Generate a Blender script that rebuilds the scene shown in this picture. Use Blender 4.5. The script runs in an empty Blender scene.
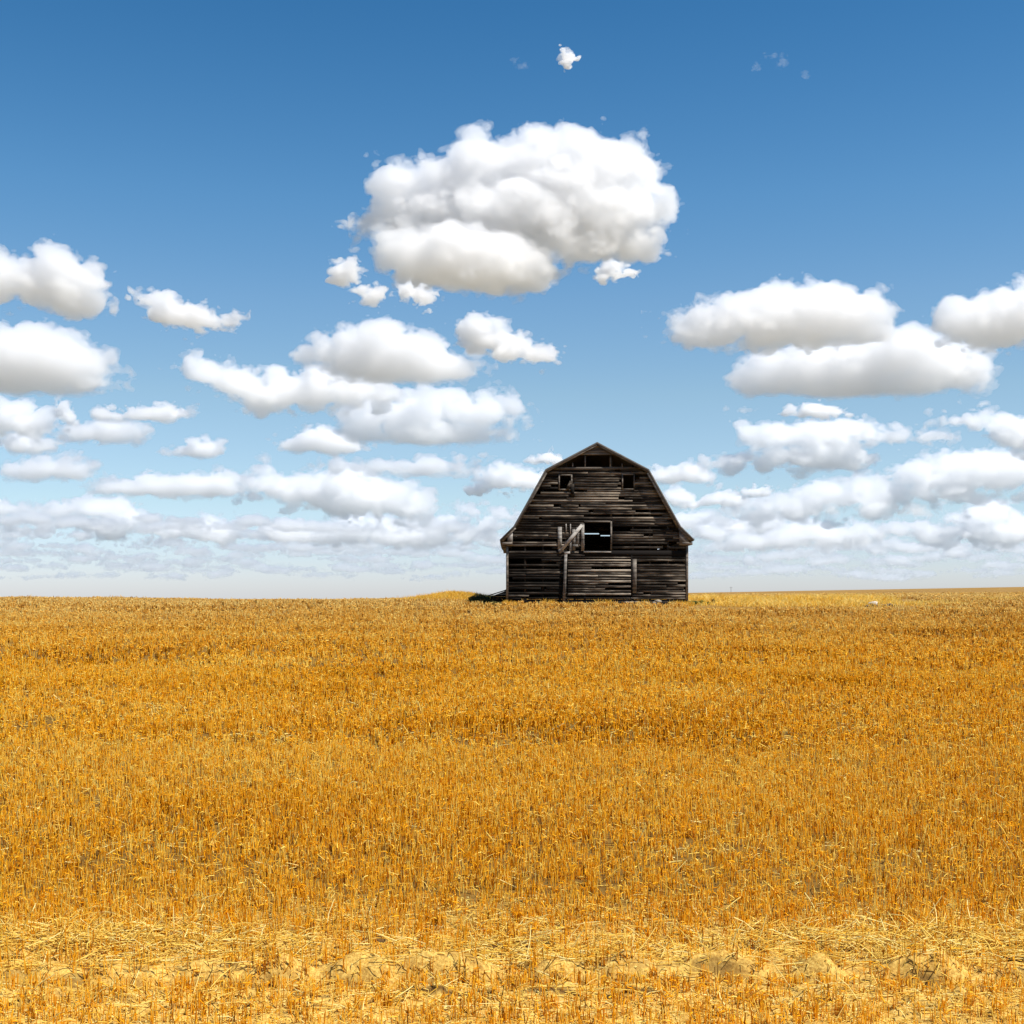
import bpy, bmesh, math, random
import numpy as np
import openvdb
from mathutils import Vector, Matrix

F = 1300.0            # focal length in pixels of a 1024 px frame
EYE = 5.5
HORIZON = 594.0       # picture row of eye level

scene = bpy.context.scene
COL = scene.collection

def px_to_world(x, y, d):
    """Point at distance d (metres, along +Y) seen at picture position x, y."""
    return Vector(((x - 512.0) / F * d, d, EYE + (HORIZON - y) / F * d))

def link(o, parent=None):
    COL.objects.link(o)
    if parent is not None:
        o.parent = parent
    return o

def tag(o, label=None, cat=None, group=None, kind=None):
    if label: o['label'] = label
    if cat: o['category'] = cat
    if group: o['group'] = group
    if kind: o['kind'] = kind
    return o

def mesh_from_arrays(name, co, quads, mat=None, parent=None, smooth=False, tris=None):
    me = bpy.data.meshes.new(name)
    co = np.asarray(co, np.float32); quads = np.asarray(quads, np.int32).reshape(-1, 4)
    nt = 0 if tris is None else len(tris)
    me.vertices.add(len(co)); me.vertices.foreach_set('co', co.ravel())
    idx = quads.ravel()
    if nt: idx = np.concatenate([idx, np.asarray(tris, np.int32).ravel()])
    me.loops.add(len(idx)); me.loops.foreach_set('vertex_index', idx)
    me.polygons.add(len(quads) + nt)
    st = np.arange(len(quads), dtype=np.int32) * 4
    if nt: st = np.concatenate([st, len(quads) * 4 + np.arange(nt, dtype=np.int32) * 3])
    me.polygons.foreach_set('loop_start', st)
    if smooth: me.polygons.foreach_set('use_smooth', np.ones(len(quads) + nt, dtype=bool))
    me.update(calc_edges=True)
    if mat: me.materials.append(mat)
    o = bpy.data.objects.new(name, me)
    return link(o, parent)

# ------------------------------------------------------------------ clouds
def interp_matrix(n, step, wave, rng):
    """Rows: n samples 'step' apart; columns: lattice 'wave' apart; cubic B-spline weights."""
    t = (np.arange(n) * step) / wave + rng.random()
    i = np.floor(t).astype(int); f = t - i
    m = int(i.max()) + 4
    W = np.zeros((n, m), np.float32)
    w = [(1 - f) ** 3 / 6, (3 * f ** 3 - 6 * f ** 2 + 4) / 6, (-3 * f ** 3 + 3 * f ** 2 + 3 * f + 1) / 6, f ** 3 / 6]
    for k in range(4): W[np.arange(n), i + k] += w[k]
    return W

def noise3(shape, step, wave, rng):
    Ws = [interp_matrix(n, step, wv, rng) for n, wv in zip(shape, wave)]
    L = rng.standard_normal((Ws[0].shape[1], Ws[1].shape[1], Ws[2].shape[1])).astype(np.float32)
    A = np.tensordot(Ws[0], L, (1, 0))
    A = np.tensordot(A, Ws[1], (1, 1)).transpose(0, 2, 1)
    A = np.tensordot(A, Ws[2], (2, 1))
    return A * 2.2

def cloud_field(blobs, step, rng, rough=1.0, flat=0.0, depth=0.9):
    """Signed distance (picture pixels) of puffs joined smoothly and roughened by billows."""
    nearer = np.array([b[4] if len(b) > 4 else 0 for b in blobs], float)
    B = np.array([b[:4] for b in blobs], float)
    pad = 12 + 0.35 * min(float(np.sqrt((B[:, 3] * B[:, 2]).mean())), 45.0)
    x0, x1 = (B[:, 0] - B[:, 2]).min() - pad, (B[:, 0] + B[:, 2]).max() + pad
    z0, z1 = (-B[:, 1] - B[:, 3]).min() - pad, (-B[:, 1] + B[:, 3]).max() + pad
    dep = np.minimum(B[:, 2], 1.7 * B[:, 3]) * depth
    off = (rng.random(len(B)) - .5) * dep * .5 - nearer
    y0, y1 = (off - dep).min() - pad, (off + dep).max() + pad
    n = [int((b - a) / step) + 2 for a, b in ((x0, x1), (y0, y1), (z0, z1))]
    X = (x0 + np.arange(n[0]) * step)[:, None, None].astype(np.float32)
    Y = (y0 + np.arange(n[1]) * step)[None, :, None].astype(np.float32)
    Z = (z0 + np.arange(n[2]) * step)[None, None, :].astype(np.float32)
    acc = np.zeros(n, np.float32)
    k = float(np.clip(.16 * np.median(np.minimum(B[:, 2], B[:, 3])), .5, 4.0))
    for (cx, cy, rx, rz), dy, oy in zip(B, dep, off):
        q = np.sqrt(((X - cx) / rx) ** 2 + ((Y - oy) / dy) ** 2 + ((Z + cy) / rz) ** 2)
        r = min(rx, rz, dy)
        acc += np.exp(np.clip(-(q - 1) * r / k, -30, 30))
    sd = -k * np.log(np.maximum(acc, 1e-13))
    size = min(np.sqrt((B[:, 3] * B[:, 2]).mean()), 45.0)
    d = np.zeros(n, np.float32)
    d += size * (.07 if size > 26 else .15) * noise3(n, step, (size * 2.6, size * 2.2, size * 1.5), rng)
    wave = size * 0.65
    amp = wave * 0.4 * rough
    for o in range(6):
        if wave < step * 1.7: break
        d += amp * (np.abs(noise3(n, step, (wave * 1.15, wave, wave * .8), rng)) - 0.62)
        wave *= 0.54; amp *= 0.64
    D = float(dep.max())
    t = np.clip((Y + .75 * D) / (.75 * D), 0, 1)
    front = .56 if size > 24 else .72
    d = d * (front + (1 - front) * t * t * (3 - 2 * t))
    if flat:
        zb = (-B[:, 1] - B[:, 3]).min()
        low = np.clip((Z - zb) / (0.35 * (z1 - z0)), 0, 1)
        d = d * (0.35 + 0.65 * low)
    return sd - d, (x0, y0, z0)

def cloud_mesh(name, blobs, dist, mat, seed, step=1.5, parent=None, **kw):
    rng = np.random.default_rng(seed)
    f, (x0, y0, z0) = cloud_field(blobs, step, rng, **kw)
    # a dense core, and a thin torn skin of mist round it
    fine = 1.4 * noise3(f.shape, step, (7, 6, 5), rng) + 1.0 * noise3(f.shape, step, (3.2, 3, 2.6), rng)
    size = min(np.sqrt(np.mean([b[2] * b[3] for b in blobs])), 45.0)
    skin = 1.7 * min(1.0, size / 16.0)
    P_, Q_, M_ = [], [], []
    n0 = 0
    for k, field in enumerate((f + skin * .5, f - skin + fine * min(1.0, size / 14.0) * 1.1)):
        g = openvdb.FloatGrid(); g.background = 50.0
        g.copyFromArray(np.ascontiguousarray(field.astype(np.float32)))
        pts, quads = g.convertToQuads(isovalue=0.0)
        if len(pts) == 0: continue
        P_.append(pts); Q_.append(quads.astype(np.int64) + n0); M_.append(np.full(len(quads), k)); n0 += len(pts)
    if not P_: return None
    pts = np.concatenate(P_); quads = np.concatenate(Q_)
    p = pts.astype(np.float64) * step + np.array([x0, y0, z0])
    s = dist / F
    w = np.empty_like(p)
    w[:, 0] = (p[:, 0] - 512.0) * s
    w[:, 1] = p[:, 1] * s
    w[:, 2] = (p[:, 2] + HORIZON) * s + EYE
    c = w.mean(0)
    o = mesh_from_arrays(name, w - c, quads, None, parent, smooth=True)
    for m in mat: o.data.materials.append(m)
    o.data.polygons.foreach_set('material_index', np.concatenate(M_).astype(np.int32))
    o.location = (c[0], c[1] + dist, c[2])
    return o
BASE = 700.0          # height of the cloud base above the eye
def cloud_dist(yb): return BASE * F / (HORIZON - yb)
G_ = 'white cumulus clouds over the field'
# label, base row, mean free path (pixels), flat base, roughness, puffs (x, y, half width, half height)
CLOUDS = [
 ('largest cloud, high above the barn, grey in the middle with bright white edges', 290, 7, 0, 1.15,
  [(398,200,30,27),(416,180,28,20),(446,176,34,30),(476,160,32,30),(497,150,26,22),(530,162,40,36),(569,146,40,26),(608,156,40,24),(634,158,24,24),(648,178,16,22),(430,205,56,22),(520,205,100,28),(600,205,56,30),(640,212,28,14),(620,234,34,15),(655,228,18,11),(475,135,8,8),(660,200,14,9),
   (384,216,18,18),(470,232,90,16),(385,246,24,22,26),(412,252,34,26,30),(450,258,44,28,34),(492,264,44,26,30),(530,270,24,20,26),(585,244,34,13,20),(405,272,20,9,24),(565,178,50,26),(386,180,24,22),(378,204,18,20),(412,166,22,16)]),
 ('small puff at the lower left corner of the largest cloud', 262, 6, 0, 1.2, [(343,272,14,13),(352,268,9,9)]),
 ('tiny faint puff just left of the largest cloud', 232, 14, 0, 1.3, [(349,224,9,5)]),
 ('ragged pair of small scraps below the left end of the largest cloud', 236, 9, 0, 1.5, [(374,294,13,8),(408,291,12,8),(424,296,13,8)]),
 ('small ragged scrap under the right end of the largest cloud', 250, 9, 0, 1.5, [(612,267,10,6),(620,273,14,5)]),
 ('tiny lone white puff at the top of the sky', 66, 7, 0, 1.6, [(564,52,5,4),(570,56,7,5),(567,62,5,6)]),
 ('faint wisp at the top of the sky, right of the lone white puff', 74, 60, 0, 2.0, [(768,55,5,2.5),(775,57,4,3),(782,62,5,6)]),
 ('speck of thin cloud left of the faint wisp at the top of the sky', 74, 60, 0, 2.0, [(757,66,4,3)]),
 ('tiny slanted fleck of cloud right of the faint wisp', 84, 60, 0, 2.0, [(805,73,3,3),(807,77,3,3)]),
 ('faintest wisp at the top of the sky, left of the lone white puff', 70, 70, 0, 2.0, [(514,61,3,4),(522,66,5,3)]),
 ('plain white cloud cut by the left edge of the photo, upper of the two there', 308, 7, 0, 1.1,
  [(-14,276,26,28),(8,280,24,20),(36,284,30,20),(58,279,30,26),(82,284,18,22),(96,278,9,8),(70,298,22,10)]),
 ('grey bottomed cloud cut by the left edge of the photo, below the plain white one', 393, 7, 1, 1.0,
  [(-12,362,40,30),(30,356,40,27),(66,360,34,27),(88,368,20,18),(40,383,60,10),(100,384,15,6)]),
 ('small white cloud tapering to a thin tail at its upper left', 328, 7, 0, 1.2,
  [(135,292,6,4),(148,298,11,8),(166,310,18,15),(192,317,24,11),(216,322,17,6)]),
 ('long uneven cloud sloping down to the right, left of the barn roof', 409, 7, 0, 1.15,
  [(192,367,15,12),(208,372,20,15),(232,381,24,14),(256,394,18,14),(278,392,26,16),(312,390,34,18),(346,392,36,17),(378,396,24,12),(275,376,22,7),(330,378,24,12)]),
 ('domed cloud with a flat shaded base resting on the long uneven cloud', 383, 7, 1, 1.05,
  [(303,357,10,9),(326,354,18,12),(350,348,28,20),(386,348,38,24),(420,350,34,22),(448,364,30,14),(395,368,72,12)]),
 ('flat based cloud with lumpy top, lowest of the stack above the left of the barn', 446, 7, 1, 1.1,
  [(354,422,18,16),(378,412,28,18),(412,408,32,17),(446,408,34,18),(486,410,32,18),(516,408,20,16),(532,418,9,10),(436,432,82,13)]),
 ('white cloud with a rounded left head and a thin tail to the right', 358, 7, 0, 1.2,
  [(474,329,17,16),(490,338,20,13),(514,346,18,11),(535,352,16,7),(549,354,8,4)]),
 ('rounded small cloud at the left edge of the photo above a thin cloud', 437, 8, 0, 1.1, [(4,416,28,15),(30,424,18,10)]),
 ('upright little puff near the left edge of the photo', 426, 8, 0, 1.2, [(62,410,10,11),(68,418,8,8)]),
 ('thin flat cloud touching the left edge of the photo under the rounded one', 452, 8, 1, 1.0, [(16,441,16,10),(36,444,24,8)]),
 ('wide shallow cloud right of the upright little puff, lower of two', 443, 8, 1, 1.1, [(78,433,26,8),(108,432,34,10),(134,436,14,6)]),
 ('wide shallow cloud with a raised right half, upper of two', 423, 8, 1, 1.1, [(103,413,12,7),(116,416,14,5),(150,413,28,8),(166,415,14,5)]),
 ('faint small puff right of the raised shallow cloud', 421, 16, 0, 1.4, [(191,412,7,6)]),
 ('lone little lens shaped cloud in clear sky on the left', 457, 7, 1, 1.0, [(186,451,18,5),(206,449,20,8)]),
 ('low mound shaped cloud under the left end of the stack of clouds', 453, 7, 1, 1.1, [(302,445,22,6),(320,440,22,10),(340,446,20,6)]),
 ('low dome shaped cloud with a flat base at the left edge of the photo', 480, 8, 1, 1.0, [(22,470,26,10),(48,468,34,11),(74,473,16,7)]),
 ('long flat sausage shaped cloud low on the left', 497, 8, 1, 1.0, [(116,488,20,7),(146,485,34,9),(184,485,34,10),(212,484,22,11),(226,487,10,7)]),
 ('thin flat cloud low above the left of the barn, pointed at its right end', 481, 8, 1, 1.0, [(345,467,30,6),(390,466,44,9),(430,466,40,10),(460,470,20,6)]),
 ('sprawling low cloud with a knob on its left end', 512, 9, 0, 1.1, [(266,467,10,9),(250,483,18,6),(276,484,30,11),(312,488,34,13),(346,484,30,14),(366,496,40,14),(396,496,26,12),(414,508,18,9),(340,502,40,10)]),
 ('small lumpy cloud touching the left slope of the barn roof', 493, 8, 0, 1.15, [(496,472,8,9),(506,478,24,10),(530,480,22,9),(492,484,12,5)]),
 ('tiny cloud beside the upper left slope of the barn roof', 464, 8, 0, 1.2, [(530,459,6,4),(546,458,10,6),(556,461,8,5)]),
 ('small flat scrap just left of the lumpy cloud at the barn', 493, 10, 0, 1.2, [(475,490,9,4)]),
 ('knobbly long cloud, upper left of the three big ones at right', 350, 7, 0, 1.1,
  [(682,333,20,13),(700,322,26,20),(734,314,34,26),(772,312,40,26),(812,310,38,24),(846,312,32,22),(872,312,18,17),(700,338,22,10),(776,330,78,12)]),
 ('wide humped cloud, long grey base, lowest of the three big ones at right', 397, 7, 1, 1.1,
  [(748,375,20,16),(776,366,28,20),(806,364,32,24),(844,362,36,24),(878,356,34,28),(906,350,34,24),(936,358,32,24),(962,364,26,22),(982,370,13,11),(850,383,104,12)]),
 ('big cloud cut by the right edge of the photo', 350, 7, 0, 1.1,
  [(956,318,17,16),(976,322,26,20),(1004,312,32,24),(1036,310,36,26),(1070,316,36,24),(980,338,24,11)]),
 ('small lone scrap under the wide humped cloud', 417, 9, 0, 1.3, [(812,410,12,6),(826,412,16,5),(792,411,6,3)]),
 ('tiny faint dot of cloud far left of the small lone scrap', 415, 16, 0, 1.3, [(745,411,8,3),(726,409,4,3)]),
 ('broad two tiered cloud right of the barn, between the humped cloud and the low bank', 474, 8, 0, 1.05,
  [(762,439,22,12),(790,436,34,13),(822,436,32,14),(860,430,34,13),(890,434,24,10),(924,437,18,6),(740,464,24,8),(768,460,30,11),(806,456,36,13),(844,456,26,10),(862,460,14,6)]),
 ('ragged cloud with a thin left arm at the right edge of the photo', 453, 8, 0, 1.2,
  [(966,420,26,5),(985,411,12,6),(1004,420,20,9),(1020,430,22,15),(1044,434,30,18)]),
 ('small dome shaped cloud beside the right slope of the barn roof', 484, 8, 1, 1.1, [(670,476,20,8),(692,472,18,10),(708,478,9,5)]),
 ('small mound of cloud beside the right barn slope, under the small dome shaped one', 509, 8, 0, 1.1, [(676,498,16,9),(694,504,14,5),(725,499,17,9)]),
 ('tiny cloud right of the small mound at the barn', 496, 10, 0, 1.2, [(752,492,12,4),(764,491,8,5)]),
 ('long low cloud slanting up to the right edge of the photo', 516, 9, 0, 1.05,
  [(760,512,40,8),(800,506,40,10),(840,494,40,13),(880,488,46,16),(920,478,46,15),(960,470,44,16),(1000,466,40,14),(1040,468,40,14),(930,494,46,8),(870,510,40,8)]),
 ('ragged low cloud behind the right eave of the barn', 540, 10, 0, 1.1, [(690,522,24,9),(720,526,34,9),(760,526,34,8),(700,535,30,6)]),
]

def cloud_material(mfp_m, white=1.0, g=0.5):
    """Droplets: a dense core and a thin skin of mist, both lit by the sun and sky alone."""
    out_ = []
    for name, k in (('cloud_core', 1.0), ('cloud_mist', 1.7)):
        m = bpy.data.materials.new(name); m.use_nodes = True
        t = m.node_tree; t.nodes.clear()
        out = t.nodes.new('ShaderNodeOutputMaterial')
        v = t.nodes.new('ShaderNodeVolumePrincipled')
        v.inputs['Color'].default_value = (white,) * 3 + (1,)
        v.inputs['Density'].default_value = 1.0 / (mfp_m * k)
        v.inputs['Anisotropy'].default_value = g
        t.links.new(v.outputs[0], out.inputs['Volume'])
        # the boundary: all but open, a little white
        tr = t.nodes.new('ShaderNodeBsdfTransparent')
        df = t.nodes.new('ShaderNodeBsdfTranslucent'); df.inputs[0].default_value = (.95, .95, .95, 1)
        mx = t.nodes.new('ShaderNodeMixShader'); mx.inputs[0].default_value = 0.003
        t.links.new(tr.outputs[0], mx.inputs[1]); t.links.new(df.outputs[0], mx.inputs[2])
        t.links.new(mx.outputs[0], out.inputs['Surface'])
        out_.append(m)
    return out_

def build_clouds():
    for i, (label, yb, mfp, flat, rough, blobs) in enumerate(CLOUDS):
        d = cloud_dist(yb)
        if i == 0: blobs = [(520 + (b[0] - 517) * .945, b[1] + 8) + tuple(b[2:]) for b in blobs]
        size = float(np.sqrt(np.mean([b[2] * b[3] for b in blobs])))
        if mfp < 12: mfp = min(mfp * 1.5, size * .42)
        if size < 24: rough *= 1.3
        o = cloud_mesh('cloud', blobs, d, cloud_material(mfp * CLOUD_K * d / F, .978 if yb < 400 else .996), 100 + i, step=1.1, flat=flat, rough=rough)
        if o: tag(o, label, 'cloud', G_)
        else: print('EMPTY CLOUD', label)
    # distant banks near the horizon: many small flat clouds that read as one mass
    rng = random.Random(5)
    banks = [('low bank of far flat clouds above the left horizon', -60, 275, 506, 580, [(x, 509 + 0.06 * abs(x - 40), 26, 9) for x in range(-30, 110, 22)] + [(x, 522 + (x - 100) * .07, 26, 9) for x in range(90, 220, 20)] + [(190+x, 520, 22, 8) for x in (0, 24, 44)]),
             ('low bank of far flat clouds between the left horizon and the barn', 265, 600, 512, 578, [(300, 530, 26, 9), (330, 522, 30, 9), (370, 516, 34, 8), (420, 522, 34, 9), (455, 530, 30, 8), (350, 534, 40, 8), (400, 536, 40, 8), (470, 508, 12, 6), (482, 514, 20, 7), (505, 518, 22, 7), (490, 534, 20, 6)]),
             ('low bank of far flat clouds above the right horizon', 600, 1080, 530, 578, [(x, 536 - (x - 700) * .035, 34, 8) for x in range(730, 1080, 26)] + [(1010, 512, 34, 10), (980, 520, 30, 8), (1040, 508, 34, 12), (960, 516, 24, 5)])]
    for k, (label, x0, x1, ya, yb, first) in enumerate(banks):
        root = bpy.data.objects.new('cloud_bank', None); link(root)
        tag(root, label, 'cloud bank', 'far banks of cloud near the horizon', kind='stuff')
        top = []
        for x, y, w, h in first:
            for q in range(3):
                ww = w * rng.uniform(.3, .75)
                top.append((x + w * rng.uniform(-.9, .9), y + rng.uniform(-4, 9), ww, min(h, ww * .6) * rng.uniform(.6, 1.15)))
        rows = [(536, top)]
        y = ya + 14
        j = 0
        while y < yb:
            u = (y - ya) / (yb - ya)
            pf = []
            x = x0 + rng.random() * 40
            while x < x1:
                w = rng.uniform(7, 24) * (1.1 - .3 * u)
                h = rng.uniform(2.2, 5.0) * (1.2 - .55 * u)
                if rng.random() < 0.78:
                    yy = y + rng.uniform(-4, 4)
                    pf.append((x, yy, w, h))
                    for q in range(2):
                        if rng.random() < .7: pf.append((x + w * rng.uniform(-.7, .7), yy - h * rng.uniform(.3, .8), w * rng.uniform(.2, .45), h * rng.uniform(.6, .9)))
                x += w * rng.uniform(1.1, 2.3)
            if pf: rows.append((y + 6, pf))
            y += 6
        for yb_, pf in rows:
            fade = (max(0, yb_ - 530) / 45.0)
            d = cloud_dist(min(yb_, 580))
            o = cloud_mesh('cloud_row', pf, d, cloud_material((7.5 + 1.0 * fade) * CLOUD_K * d / F, 1.0), 500 + 20 * k + j, step=1.0, flat=0, rough=1.5, depth=1.2)
            j += 1
            if o: 
                mw = o.matrix_world.copy(); o.parent = root
EL, AZ = math.radians(58), math.radians(116)   # azimuth clockwise from +Y
def build_world():
    cam = link(bpy.data.objects.new('camera', bpy.data.cameras.new('camera')))
    cam.location = (0, 0, EYE); cam.rotation_euler = (math.radians(90), 0, 0)
    cam.data.sensor_width = 36; cam.data.lens = 36 * F / 1024; cam.data.shift_y = (HORIZON - 512) / 1024
    cam.data.clip_start = 0.1; cam.data.clip_end = 400000
    scene.camera = cam
    w = bpy.data.worlds.new('World'); scene.world = w; w.use_nodes = True
    t = w.node_tree
    sk = t.nodes.new('ShaderNodeTexSky'); sk.sky_type = 'NISHITA'; sk.sun_disc = False
    sk.sun_elevation = EL; sk.sun_rotation = AZ
    sk.air_density = 1.0; sk.dust_density = 0.2; sk.ozone_density = 3.0
    gm = t.nodes.new('ShaderNodeGamma'); gm.inputs[1].default_value = 1.0
    hs = t.nodes.new('ShaderNodeHueSaturation'); hs.inputs['Saturation'].default_value = 1.35
    hs.inputs['Hue'].default_value = 0.5
    bg = t.nodes['Background']; bg.inputs[1].default_value = 0.08 * 1.6
    t.links.new(sk.outputs[0], gm.inputs[0]); t.links.new(gm.outputs[0], hs.inputs['Color']); tc = t.nodes.new('ShaderNodeTexCoord'); sp = t.nodes.new('ShaderNodeSeparateXYZ'); t.links.new(tc.outputs['Generated'], sp.inputs[0])
    rp = t.nodes.new('ShaderNodeValToRGB'); e = rp.color_ramp.elements
    stops = [(0, (.56, .63, 1.0)), (.03, (.61, .65, .90)), (.07, (.75, .71, .76)), (.15, (1.06, .80, .68)), (.22, (1.13, .82, .70)), (.29, (1.02, .81, .705)), (.44, (.66, .65, .615))]
    while len(e) < len(stops): e.new(.5)
    for el, (p, c) in zip(e, stops): el.position = p; el.color = c + (1,)
    t.links.new(sp.outputs[2], rp.inputs[0])
    mx = t.nodes.new('ShaderNodeMix'); mx.data_type = 'RGBA'; mx.blend_type = 'MULTIPLY'; mx.inputs[0].default_value = 1
    t.links.new(hs.outputs[0], mx.inputs[6]); t.links.new(rp.outputs[0], mx.inputs[7]); t.links.new(mx.outputs[2], bg.inputs[0])
    sd = Vector((math.sin(AZ) * math.cos(EL), math.cos(AZ) * math.cos(EL), math.sin(EL)))
    L = bpy.data.lights.new('sun', 'SUN'); L.energy = 5; L.angle = math.radians(.5); L.color = (1, .965, .91)
    lo = link(bpy.data.objects.new('sun', L)); lo.rotation_euler = (-sd).to_track_quat('-Z', 'Y').to_euler()
    scene.view_settings.view_transform = 'Standard'; scene.view_settings.look = 'None'
    scene.view_settings.exposure = 0.49
    scene.cycles.volume_bounces = int(80); scene.cycles.max_bounces = 20; scene.cycles.transparent_max_bounces = 24
# ------------------------------------------------------------------ land
SLOPE = 0.0625
def sstep(t):
    t = np.clip(t, 0, 1); return t * t * (3 - 2 * t)

class Noise2:
    """Smooth value noise on the plane, about unit spread."""
    def __init__(self, seed, n=128):
        self.L = np.random.default_rng(seed).standard_normal((n, n)); self.n = n
    def __call__(self, x, y):
        xi = np.floor(x).astype(np.int64); yi = np.floor(y).astype(np.int64)
        fx = x - xi; fy = y - yi
        fx = fx * fx * (3 - 2 * fx); fy = fy * fy * (3 - 2 * fy)
        L, n = self.L, self.n
        a = L[xi % n, yi % n]; b = L[(xi + 1) % n, yi % n]; c = L[xi % n, (yi + 1) % n]; d = L[(xi + 1) % n, (yi + 1) % n]
        return (a * (1 - fx) + b * fx) * (1 - fy) + (c * (1 - fx) + d * fx) * fy
N1, N2, N3, N4 = Noise2(1), Noise2(2), Noise2(3), Noise2(4)

def track_line(X):
    return 15.45 + 0.10 * N3(X / 2.6, X * 0) + 0.03 * X / 8

def ground_z(X, Y):
    X = np.asarray(X, float); Y = np.asarray(Y, float)
    d = np.maximum(Y, 0.0)
    k = 0.12
    w = sstep((d - 105) / 195)
    far = np.clip(X, -500, 600)
    P = (5.05 - .24 * np.exp(-((X + 17) / 15.0) ** 2)) * (1 - w) + (5.0 + 0.0178 * far) * w
    a = SLOPE * d
    z = np.where(a > P + 3, P, -k * np.logaddexp(-np.minimum(a, 60) / k, -P / k))
    w2 = sstep((d - 330) / 1700)
    z = z * (1 - w2) + (-62.0) * w2 - d * d / 12.7e6
    z = z + 82.0 * np.exp(-((d - 7000) / 1500.0) ** 2 - ((X - 1150) / 420.0) ** 2)
    near = np.clip((160 - d) / 60, 0, 1)
    z = z + near * sstep((d - 8) / 20) * (0.045 * N2(X / 7.0, d / 5.0) + 0.02 * N4(X / 2.2, d / 1.6))
    # grassy knoll left of the barn
    z = z + 0.36 * np.exp(-((X + 4.0) / 2.0) ** 2 - ((d - 92) / 6.0) ** 2)
    # wheel track and thrown-up mounds of chaffy soil in the foreground
    t = d - track_line(X)
    bump = np.clip(0.55 + 0.75 * N1(X / 0.46, d * 0 + 3), 0, 1.5)
    m = 0.16 * bump * np.exp(-(t / 0.19) ** 2)
    m -= 0.11 * np.exp(-((t + 0.30) / 0.10) ** 2)
    m += 0.05 * np.clip(0.5 + N2(X / 0.5, d * 0 + 8), 0, 2) * np.exp(-((t + 0.75) / 0.16) ** 2)
    m += 0.06 * np.clip(0.4 + N3(X / 0.6, d * 0 + 5), 0, 2) * np.exp(-((t - 0.75) / 0.22) ** 2)
    nearw = np.clip((19 - d) / 2, 0, 1)
    m += nearw * (0.022 * N4(X / 0.17, d / 0.14) + 0.014 * N1(X / 0.075, d / 0.07))
    return z + m * (d > 8) * (d < 19.5)

def axis(*segs):
    out = []
    for a, b, s in segs: out += list(np.arange(a, b, s))
    return out

def nodes_of(m):
    m.use_nodes = True; t = m.node_tree; t.nodes.clear()
    out = t.nodes.new('ShaderNodeOutputMaterial')
    return t, out

class Kit:
    """Short-hand for wiring shader nodes."""
    def __init__(self, name):
        self.m = bpy.data.materials.new(name); self.t, self.out = nodes_of(self.m)
    def n(self, kind, **kw):
        x = self.t.nodes.new(kind)
        for k, v in kw.items(): setattr(x, k, v)
        return x
    def l(self, a, b): self.t.links.new(a, b)
    def coord(self, scale=(1, 1, 1)):
        c = self.n('ShaderNodeTexCoord'); mp = self.n('ShaderNodeMapping'); mp.inputs['Scale'].default_value = scale
        self.l(c.outputs['Object'], mp.inputs[0]); return mp.outputs[0]
    def noise(self, scale, vec, detail=4, rough=.6):
        x = self.n('ShaderNodeTexNoise'); x.inputs['Scale'].default_value = scale
        x.inputs['Detail'].default_value = detail; x.inputs['Roughness'].default_value = rough
        self.l(vec, x.inputs['Vector']); return x.outputs['Fac']
    def ramp(self, fac, stops):
        r = self.n('ShaderNodeValToRGB'); e = r.color_ramp.elements
        while len(e) < len(stops): e.new(0.5)
        for el, (p, c) in zip(e, stops):
            el.position = p; el.color = tuple(c) + (1,) if len(c) == 3 else c
        self.l(fac, r.inputs[0]); return r.outputs[0]
    def mix(self, fac, a, b, blend='MIX'):
        x = self.n('ShaderNodeMix', data_type='RGBA', blend_type=blend)
        for s, v in ((x.inputs[0], fac), (x.inputs[6], a), (x.inputs[7], b)):
            if hasattr(v, 'links'): self.l(v, s)
            else: s.default_value = v if not isinstance(v, tuple) or len(v) == 4 else v + (1,)
        return x.outputs[2]
    def math(self, op, a, b=0.0):
        x = self.n('ShaderNodeMath', operation=op)
        for s, v in ((x.inputs[0], a), (x.inputs[1], b)):
            if hasattr(v, 'links'): self.l(v, s)
            else: s.default_value = v
        return x.outputs[0]
    def bsdf(self, col, rough=.9, bump=None, strength=.5, dist=.02, spec=.2):
        b = self.n('ShaderNodeBsdfPrincipled')
        if hasattr(col, 'links'): self.l(col, b.inputs['Base Color'])
        else: b.inputs['Base Color'].default_value = tuple(col) + (1,)
        if hasattr(rough, 'links'): self.l(rough, b.inputs['Roughness'])
        else: b.inputs['Roughness'].default_value = rough
        b.inputs['Specular IOR Level'].default_value = spec
        if bump is not None:
            bp = self.n('ShaderNodeBump'); bp.inputs['Strength'].default_value = strength; bp.inputs['Distance'].default_value = dist
            self.l(bump, bp.inputs['Height']); self.l(bp.outputs[0], b.inputs['Normal'])
        self.l(b.outputs[0], self.out.inputs['Surface']); return b

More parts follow.
